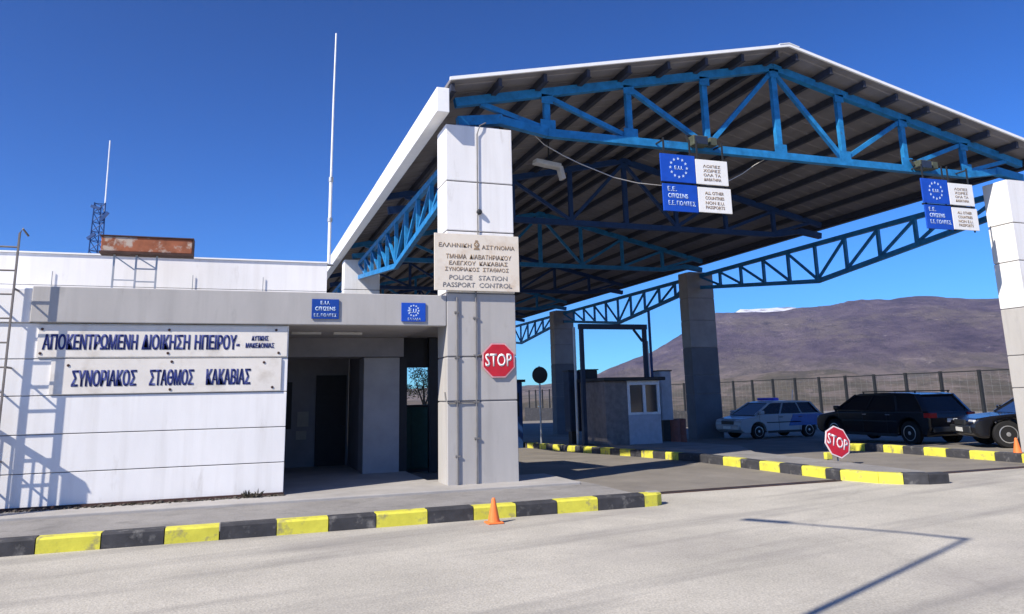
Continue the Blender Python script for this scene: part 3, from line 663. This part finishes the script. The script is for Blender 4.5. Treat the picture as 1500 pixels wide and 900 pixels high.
# ladder fixed to the wall
def ladder():
    e = empty('wall_ladder', 'thin steel ladder standing off the white wall at the far left', 'ladder', (-3.59, 13.56, .1))
    for x in (-.25, .25):
        b = MB(); b.box(x-.012, x+.012, -.024, .024, 0, 4.22); b.tube([(x, 0, 4.22), (x+.03, .02, 4.30), (x+.10, .10, 4.20)], .016, 6); b.build('rail', 'brownsteel', e)
    b = MB()
    for k in range(11): b.tube([(-.24, 0, .3+.37*k), (.24, 0, .3+.37*k)], .015, 6)
    b.build('rungs', 'brownsteel', e)
    b = MB()
    for x in (-.25, .25):
        for z in (.75, 2.15, 3.35): b.beam((x, .03, z), (x, .335, z), .014, .03)
    b.build('standoff_bracket', 'brownsteel', e)
ladder()
def gate_leaf():
    e = empty('barred_gate', 'narrow barred gate leaf with a solid outer plate fixed to the white wall', 'gate', (-3.72, 13.88, .07))
    b = MB(); b.beam((0, -.02, 1.42), (0, -.72, 1.78), .03, .10); b.beam((0, -.02, .12), (0, -.72, .12), .03, .05); b.build('frame', 'brownsteel', e)
    b = MB()
    for k in range(6): b.beam((0, -.08-.07*k, .12), (0, -.08-.07*k, 1.45+.036*k), .015, .015)
    b.build('bars', 'brownsteel', e)
    MB().box(-.012, .012, -.72, -.55, .1, 1.72).build('plate', 'dark', e)
gate_leaf()

# ------------------------------------------------------------------ cones, stop paddle
def cone(loc, label, s=1):
    e = empty('traffic_cone', label, 'cone', loc, group='orange traffic cones'); e.scale = (s, s, s)
    MB().box(-.14, .14, -.14, .14, 0, .03).build('base', 'orange', e, bevel=.02)
    prof = [(.105, .03), (.10, .05), (.03, .40), (.022, .415)]
    MB().lathe(prof, n=20).build('body', 'orange', e, smooth=False)
    return e
cone((3.28, 10.16, .004), 'nearer small orange cone standing on the concrete against the nearest kerb', .78)
cone((16.28, 12.75, .155), 'farther small orange cone on the kerb beside the right hand column', .85)
e = empty('stop_paddle', 'faded octagonal STOP sign leaning askew on a low stand in the lane', 'sign', (12.5, 14.0, .0))
yaw = R(-28)
b = MB(); b.prism(octa(.355), 0, .014); d = b.build('sign_plate', 'pinkrim', e); d.location = (0, 0, .51); d.rotation_euler = (R(-12), R(21), R(-2))
b = MB(); b.prism(octa(.325), -.004, -.001); b.build('red_face', 'red', d)
text('STOP', -.275, .275, -.125, .125, -.0045, 'pinkrim', d, bold=.045)
b = MB(); b.tube([(0, .04, .1), (0, .06, .62)], .018, 8); b.beam((-.28, .04, .05), (.28, .04, .05), .05, .03); b.beam((0, -.22, .05), (0, .3, .05), .05, .03)
b.build('stand', 'galv', e)
MB().box(-.36, -.20, -.03, .07, .15, .30).build('lamp_box', 'ky', e, bevel=.015)
MB().beam((-.28, .04, .05), (-.28, .03, .15), .03, .03).build('lamp_post', 'galv', e)

# ------------------------------------------------------------------ cars
def wheel(parent, x, y, r, wd, side):
    w_ = MB(); w_.lathe([(r*.62, -wd/2), (r*.93, -wd/2), (r, -wd*.32), (r, wd*.32), (r*.93, wd/2), (r*.62, wd/2)], axis='y', n=28)
    t = w_.build('wheel', 'black', parent, smooth=False); t.location = (x, y, r)
    s = side*wd/2
    b = MB(); b.lathe([(r*.64, s*.55), (r*.64, s*1.02), (r*.58, s*1.05), (r*.55, s*.75), (r*.50, s*.6)], axis='y', n=28)
    for k in range(7):
        a = k*2*math.pi/7; p = (math.cos(a), math.sin(a)); 
        b.beam((p[0]*r*.1, s*.88, p[1]*r*.1), (p[0]*r*.58, s*.88, p[1]*r*.58), r*.13, r*.06, up=(0, 1, 0))
    b.lathe([(r*.16, s*.7), (r*.16, s*1.0), (r*.1, s*1.03)], axis='y', n=14)
    b.build('rim', 'rim', t)
    return t
def car(name, label, loc, rz, L, H, W, kind, paint, hood=.23, blue=False, rails=True, estate=True):
    """car along +x (front), origin on the ground at its centre"""
    e = empty(name, label, 'car', loc, rz)
    h = L/2; r = .36 if paint == 'carblack' else .31; wf, wr = h-.88, -h+.82; sill = .26; belt = H*(.64 if kind == 'suv' else .60); w2 = W/2
    arch = r+.07
    def arc(cx):
        return [(cx+arch*math.cos(a), r+arch*math.sin(a)) for a in [R(180-k*20) for k in range(10)] if r+arch*math.sin(a) > sill-.001]
    bot = [(-h+.10, sill+.12), (-h+.14, sill)]+[(wr-arch, sill)]+arc(wr)[0:]+[(wr+arch, sill), (wf-arch, sill)]+arc(wf)+[(wf+arch, sill), (h-.2, sill), (h-.03, sill+.12)]
    hoodz = belt-.09
    top = [(h, .55), (h-.03, hoodz-.16), (h-.18, hoodz-.06), (h-.55, hoodz), (h-L*hood, belt-.01), (-h+.35, belt+.03), (-h+.05, belt-.02), (-h, belt-.2), (-h+.02, .55)]
    b = MB(); b.prism(bot+top, -w2, w2, 'y')
    body = b.build('body', paint, e, bevel=.075)
    body.modifiers['bevel'].segments = 4
    # greenhouse
    fx0, fx1 = h-L*hood+.16, h-L*hood-.72          # windscreen foot, roof front
    rx1, rx0 = (-h+.55, -h+.12) if estate else (-h+1.15, -h+.55)
    rz_ = H-.03; wi = w2-.21; zb = belt+.012
    foot = [(rx0+.04, -w2+.05), (fx0, -w2+.05), (fx0, w2-.05), (rx0+.04, w2-.05)]; rf = [(rx1, -wi), (fx1, -wi), (fx1, wi), (rx1, wi)]
    MB().add([(x, y, zb-.03) for x, y in foot]+[(x, y, rz_-.05) for x, y in rf], [(0, 1, 2, 3), (7, 6, 5, 4), (0, 1, 5, 4), (1, 2, 6, 5), (2, 3, 7, 6), (3, 0, 4, 7)]).build('cabin_glass', 'glass', e)
    rb = MB(); pr = [(rx1-.08, rz_-.045), (rx1+.3, rz_-.005), ((rx1+fx1)/2, rz_+.02), (fx1-.2, rz_), (fx1+.05, rz_-.05)]
    rb.prism(pr+[(fx1+.05, rz_-.07), (rx1-.08, rz_-.07)], -wi-.015, wi+.015, 'y'); roof = rb.build('roof', paint, e, bevel=.02)
    b = MB()
    for s in (-1, 1):
        ya, yb = s*(w2-.045), s*(wi+.008)
        b.beam((fx0, ya, zb-.03), (fx1+.02, yb, rz_-.05), .06, .06); b.beam((rx0+.05, ya, zb-.03), (rx1, yb, rz_-.05), .16 if estate else .1, .06)
        for q in (.36, .70):
            xa = fx0+(rx0-fx0)*q*1.0; b.beam((xa, ya, zb-.03), (fx1+(rx1-fx1)*(q-.05), yb, rz_-.05), .06, .04)
        b.beam((fx0, ya, zb-.012), (rx0+.05, ya, zb-.012), .03, .03)
    b.build('window_pillar', paint, e)
    for s in (-1, 1):
        for xw in (wf, wr): wheel(e, xw, s*(w2-.12), r, .22, s)
        m_ = MB(); m_.box(fx0-.32, fx0-.14, s*(w2+.02), s*(w2+.17), belt+.02, belt+.16); m_.build('mirror', paint, e, bevel=.03)
        for xd in (.12, -.85):
            d = MB(); d.box(xd-.10, xd+.08, s*(w2+.002), s*(w2+.022), belt-.13, belt-.10); d.build('door_handle', 'chrome' if paint == 'carblack' else 'dark', e)
        d = MB(); d.box(h-.30, h-.06, s*(w2-.42) if s > 0 else s*(w2-.02), s*(w2-.02) if s > 0 else s*(w2-.42), hoodz-.24, hoodz-.10); d.build('headlight', 'lamp_clear', e, bevel=.03)
        d = MB(); ys = sorted((s*(w2-.30), s*(w2+.004))); d.box(-h-.012, -h+.22, ys[0], ys[1], belt-.20, belt-.05); d.build('taillight', 'lamp_red', e, bevel=.02)
        d = MB(); d.box(wr+arch+.05, wf-arch-.05, s*(w2-.01), s*(w2+.012), sill-.02, sill+.07) if s > 0 else d.box(wr+arch+.05, wf-arch-.05, s*(w2+.012), s*(w2-.01), sill-.02, sill+.07)
        d.build('side_sill', 'dark', e)
        if rails:
            MB().beam((rx1+.05, s*(wi-.03), rz_+.055), (fx1-.25, s*(wi-.03), rz_+.055), .035, .03).beam((rx1+.1, s*(wi-.03), rz_-.01), (rx1+.1, s*(wi-.03), rz_+.05), .04, .03).beam((fx1-.3, s*(wi-.03), rz_-.01), (fx1-.3, s*(wi-.03), rz_+.05), .04, .03).build('roof_rail', 'dark', e)
    for s in (-1, 1):
        b = MB()
        for xd in (fx0-.18, .22, -.80):
            y0, y1 = sorted((s*(w2-.002), s*(w2+.0035))); b.box(xd-.006, xd+.006, y0, y1, sill+.08, belt-.03)
        y0, y1 = sorted((s*(w2-.002), s*(w2+.006))); b.box(wr+arch+.02, wf-arch-.02, y0, y1, belt-.34, belt-.30)
        b.build('door_seam', 'dark', e)
    b = MB(); b.box(-h-.02, -h+.06, -w2+.12, w2-.12, .40, .56); b.build('rear_bumper', 'dark' if paint == 'carblack' else paint, e, bevel=.03)
    b = MB(); b.box(h-.06, h+.03, -w2+.12, w2-.12, .38, .58); b.build('front_bumper', 'dark' if paint == 'carblack' else paint, e, bevel=.03)
    b = MB(); b.box(h-.04, h+.012, -.4, .4, .60, .74); b.build('grille', 'dark', e)
    MB().box(-h-.03, -h-.018, -.26, .26, belt-.33, belt-.22).build('number_plate', 'plate', e); MB().box(h+.032, h+.042, -.26, .26, .42, .53).build('number_plate', 'plate', e)
    if blue:
        for s in (-1, 1):
            ys = sorted((s*(w2+.001), s*(w2+.006)))
            MB().prism([(-h+.06, .50), (-.25, .50), (-.50, belt-.02), (-h+.09, belt-.02)], ys[0], ys[1], 'y').build('livery_panel', 'carblue', e)
        b = MB(); b.box(fx1-.60, fx1-.32, -.55, .55, rz_+.025, rz_+.14); b.build('light_bar', 'beacon', e, bevel=.03)
        MB().tube([(rx1+.3, 0, rz_), (rx1+.22, 0, rz_+.45)], .012, 6).build('aerial', 'pole_white', e)
    return e
car('black_suv', 'black sport utility car with roof rails queueing behind the yellow kerb', (20.45, 20.4, zg(20.2)), R(90), 4.9, 1.60, 1.84, 'suv', 'carblack')
hd = math.atan2(.53, -.85)
car('black_saloon', 'black car half hidden behind the right hand column with silver wheel showing', (21.2, 15.48, 0), hd, 4.6, 1.56, 1.84, 'saloon', 'carblack', hood=.30, rails=False, estate=False)
car('police_car', 'white and blue police car with a blue light bar beyond the lanes', (21.2, 27.6, zg(27.6)), R(180), 4.2, 1.52, 1.78, 'suv', 'carwhite', hood=.22, blue=True, rails=False)

# ------------------------------------------------------------------ things beyond the canopy front
def kiosk():
    e = empty('control_kiosk', 'dark kiosk with pale framed windows on the traffic island', 'kiosk', (12.6, 24.0, zg(24)+.15))
    MB().box(-.95, -.10, -.3, 1.7, 0, 2.12).build('cabin', 'kioskbody', e, bevel=.02)
    MB().box(-.098, 1.15, -.3, 1.7, 0, .98).build('lower_panel', 'kioskblue', e, bevel=.01)
    f = MB()
    for x0, x1 in ((-.098, .0), (.50, .60), (1.05, 1.15)): f.box(x0, x1, -.3, -.24, .982, 1.975)
    f.box(-.098, 1.15, -.305, -.24, 1.98, 2.12); f.box(.002, .498, -.295, -.24, .982, 1.06); f.box(.602, 1.048, -.295, -.24, .982, 1.06); f.box(1.08, 1.15, -.235, 1.7, 1.98, 2.12); f.box(1.08, 1.15, 1.6, 1.7, 1.022, 1.975)
    fr = f.build('window_frame', 'kioskwhite', e)
    MB().box(.003, 1.047, -.236, -.228, 1.0, 1.97).build('pane', 'window', fr)
    MB().box(-.09, 1.07, -.2, 1.65, 1.0, 1.97).build('interior', 'door', e)
    MB().box(-1.05, 1.3, -.5, 1.85, 2.122, 2.24).build('roof', 'dark', e, bevel=.02)
kiosk()
def portal():
    e = empty('portal_frame', 'dark blue steel goal shaped frame standing over the lane by the kiosk', 'frame', (12.5, 24.6, zg(24.6)))
    for x in (-1.22, 1.28): MB().box(x-.065, x+.065, -.065, .065, 0, 4.12).build('post', 'portal', e)
    MB().box(-1.31, 1.37, -.08, .08, 4.122, 4.30).build('beam', 'portal', e)
    MB().beam((1.19, 0, 3.7), (.85, 0, 4.12), .07, .07).build('brace', 'portal', e)
portal()
def pole(name, label, x, y, h, r, m, cat='pole'):
    e = empty(name, label, cat, (x, y, zg(y)))
    MB().tube([(0, 0, 0), (0, 0, h)], [r*1.15, r], 8).build('shaft', m, e); MB().lathe([(r*2.6, 0), (r*2.4, .05), (r*1.3, .08)], n=12).build('foot', m, e); return e
pole('thin_post', 'pale thin post close behind the second left post of the portal frame', 11.45, 25.6, 4.3, .05, 'galv')
pole('thin_post', 'tall thin dark pole just right of the kiosk', 14.35, 25.2, 4.9, .05, 'steel_navy')
pole('thin_post', 'shorter thin pale pole beside the blue cabinet', 14.95, 26.5, 3.9, .045, 'galv')
def cabinet(name, label, x, y, wd, h, z0, m):
    e = empty(name, label, 'cabinet', (x, y, zg(y)))
    MB().box(-wd/2, wd/2, -.25, .25, z0, h).build('body', m, e, bevel=.02); MB().box(-wd/2+.04, wd/2-.04, -.268, -.252, z0+.05, h-.06).build('door', m, e)
    MB().box(-wd*.3, wd*.3, -.15, .15, -.02, z0-.002).build('plinth', 'dark', e); MB().box(-wd/2-.03, wd/2+.03, -.28, .28, h+.002, h+.04).build('cap', 'dark', e); return e
cabinet('metal_cabinet', 'narrow dark cabinet left of the kiosk under the portal frame', 11.6, 26.3, .45, 2.75, .6, 'portal')
cabinet('metal_cabinet', 'second dark cabinet close against the brown kiosk side', 12.05, 25.8, .5, 2.75, .6, 'dark')
cabinet('metal_cabinet', 'slate blue cabinet standing right of the kiosk windows', 14.75, 25.2, .48, 2.65, .9, 'kioskblue')
for i, (x, y) in enumerate(((15.5, 25.9), (15.95, 26.2), (15.2, 25.5))):
    e = empty('barrel', ['rusty red barrel nearest the third column', 'rusty red barrel half hidden behind the third column', 'rusty red barrel below the slate blue cabinet'][i], 'barrel', (x, y, zg(y)), group='red barrels by the third column')
    MB().lathe([(.27, 0), (.28, .03), (.27, .3), (.285, .31), (.27, .33), (.27, .58), (.285, .59), (.27, .61), (.28, .88), (.27, .9)], n=18).build('drum', 'terra', e)
    MB().lathe([(.255, .902), (.25, .915)], n=18).build('lid', 'rustdark', e)
e = empty('round_road_sign', 'round dark road sign seen from behind on a post beside the near column', 'sign', (10.6, 27.0, zg(27)+.15))
MB().tube([(0, 0, 0), (0, 0, 2.85)], .035, 8).build('post', 'galv', e)
MB().lathe([(.30, -.06), (.31, -.05), (.31, -.04), (.28, -.035)], (0, 0, 2.52), 'y', 24).build('plate', 'dark', e)
e = empty('guard_booth', 'dark grey booth just visible beyond the right edge of the near column', 'booth', (10.1, 29.0, zg(29)))
MB().box(-.7, .35, -.5, 1.0, 0, 2.5).build('cabin', 'steel_navy', e, bevel=.02); MB().box(-.8, .45, -.6, 1.1, 2.502, 2.6).build('roof', 'dark', e)
MB().box(-.55, .2, -.52, -.502, 1.2, 2.1).build('window', 'window', e)
e = empty('low_wall', 'low pale masonry wall at the start of the far kerb beside the near column', 'wall', (9.4, 31.0, zg(31)))
MB().prism([(-.9, 0), (.75, 0), (.55, .35), (.15, .82), (-.9, .86)], -.15, .15).build('body', 'white', e, bevel=.02)
MB().prism([(-.92, .862), (.14, .822), (.16, .86), (-.92, .90)], -.18, .18).build('coping', 'plinth', e)
# fence on its low wall
def fence():
    e = empty('mesh_fence', 'long wire mesh fence with dark posts on a low wall behind the cars', 'fence', (31.2, 40, zg(40)))
    z = 0
    for k in range(-12, 22):
        y = k*2.04; b = MB(); b.box(-.06, .06, y-.06, y+.06, .9, 2.95-.002*k); b.build('post', 'dark', e)
    MB().beam((0, -26, 2.93), (0, 44, 2.80), .05, .05).build('top_rail', 'dark', e)
    MB().box(-.15, .15, -26, 44, -1, .92).build('base_wall', 'kb', e)
    b = MB(); n = 0
    for k in range(0, 175):
        y = -26+.4*k; b.beam((.03, y, .92), (.03, y, 2.9), .004, .004)
    for k in range(8): b.beam((.035, -26, 1.0+.25*k), (.035, 44, 1.0+.25*k), .004, .004)
    b.build('mesh_panel', 'galv', e)
fence()
# tree seen through the porch
def tree(x, y, h, label):
    e = empty('tree', label, 'tree', (x, y, zg(y)-.2))
    MB().tube([(0, 0, 0), (.05, 0, h*.4), (.0, .1, h*.8)], [.16, .12, .04], 8).tube([(.04, 0, h*.35), (.5, .1, h*.62), (.8, .2, h*.8)], [.09, .05, .02], 6).tube([(.04, 0, h*.4), (-.5, -.1, h*.66), (-.7, .2, h*.85)], [.08, .05, .02], 6).build('trunk', 'bark', e)
    b = MB(); rnd = random.Random(3)
    cl = [(rnd.uniform(-1, 1)*h*.3, rnd.uniform(-1, 1)*h*.3, h*(.45+.5*rnd.random()), h*rnd.uniform(.10, .18)) for _ in range(18)]
    for cx, cy, cz, cr in cl:
        for _ in range(110):
            d = Vector((rnd.gauss(0, 1), rnd.gauss(0, 1), rnd.gauss(0, .8))).normalized()*cr*rnd.random()**.4
            p = Vector((cx, cy, cz))+d; u = Vector((rnd.gauss(0, 1), rnd.gauss(0, 1), rnd.gauss(0, 1))).normalized(); v = u.orthogonal().normalized(); s = .09
            b.add([p-u*s, p+v*s*.5, p+u*s, p-v*s*.5], [(0, 1, 2, 3)])
    b.build('crown', 'leaf', e)
tree(14.2, 62, 5.2, 'small olive green tree seen through the gap at the right of the porch')
# weeds at the foot of the wall
def weed(x, y, s, label):
    e = empty('weed', label, 'weed', (x, y, .115), group='dry weeds along the wall foot'); b = MB(); rnd = random.Random(int(x*50))
    for k in range(38):
        a = rnd.uniform(0, 6.28); l = s*rnd.uniform(.5, 1); d = Vector((math.cos(a)*.7, math.sin(a)*.5-.2, rnd.uniform(.4, 1))).normalized()
        p = Vector((rnd.uniform(-1, 1)*s*.8, rnd.uniform(-.3, .2)*s, 0)); q = p+d*l; sd = d.orthogonal().normalized()*s*.10
        b.add([p-sd*.4, p+sd*.4, q*.6+p*.4+sd, q, q*.6+p*.4-sd], [(0, 1, 2, 3, 4)])
    b.build('leaves', 'weed', e)
def grit():
    b = MB(); rnd = random.Random(11)
    for k in range(420):
        x = rnd.uniform(-3.6, .8); y = 13.88-abs(rnd.gauss(0, .05))-.02; r = rnd.uniform(.008, .03)*(1 if rnd.random() < .9 else 1.8)
        n = 5; b.lathe([(r, 0), (r*.8, r*.6), (r*.3, r*.8)], (x, y, .115), 'z', n)
    o = b.build('dirt_line', 'dirt'); tag(o, 'dark gritty dirt lying along the foot of the white wall', 'dirt', kind='stuff')
M['dirt'] = mat('dark_grit', (.075, .065, .055), .95, var=.4)
grit()
weed(.28, 13.8, .15, 'larger dry weed clump at the wall foot near the porch opening')
weed(-.85, 13.8, .05, 'small dry weed below the middle of the white wall')
weed(-1.5, 13.8, .06, 'flat dry weed at the wall foot beside the ladder shadow')
weed(.62, 13.8, .06, 'tiny dry weed at the corner of the porch opening')
# street lamp standing left of the view; only its shadow falls into it
e = empty('street_lamp', 'tall street lamp whose shadow crosses the pale concrete', 'street lamp', (-2.05, 2.18, 0))
MB().tube([(0, 0, 0), (0, 0, 8.95)], [.055, .035], 12).build('pole', 'galv', e)
b = MB(); b.tube([(0, 0, 8.9), (-.35, .5, 9.0), (-1.2, 1.78, 9.03)], [.04, .03, .025], 8); b.build('arm', 'galv', e)
b = MB(); b.beam((-1.1, 1.65, 9.04), (-1.45, 2.15, 9.04), .14, .08); b.build('lamp_head', 'galv', e, bevel=.02)

# ------------------------------------------------------------------ valley haze
hm = bpy.data.materials.new('valley_haze'); hm.use_nodes = True; hn = hm.node_tree
hn.nodes.remove(hn.nodes['Principled BSDF']); pv = hn.nodes.new('ShaderNodeVolumePrincipled')
pv.inputs['Color'].default_value = (.46, .54, .88, 1); pv.inputs['Density'].default_value = 6e-5; pv.inputs['Anisotropy'].default_value = .2
hn.links.new(pv.outputs[0], hn.nodes['Material Output'].inputs['Volume'])
M['haze'] = hm
b = MB(); b.box(-9000, 9500, -9000, 9500, -260, 930); o = b.build('haze', 'haze'); o['kind'] = 'stuff'
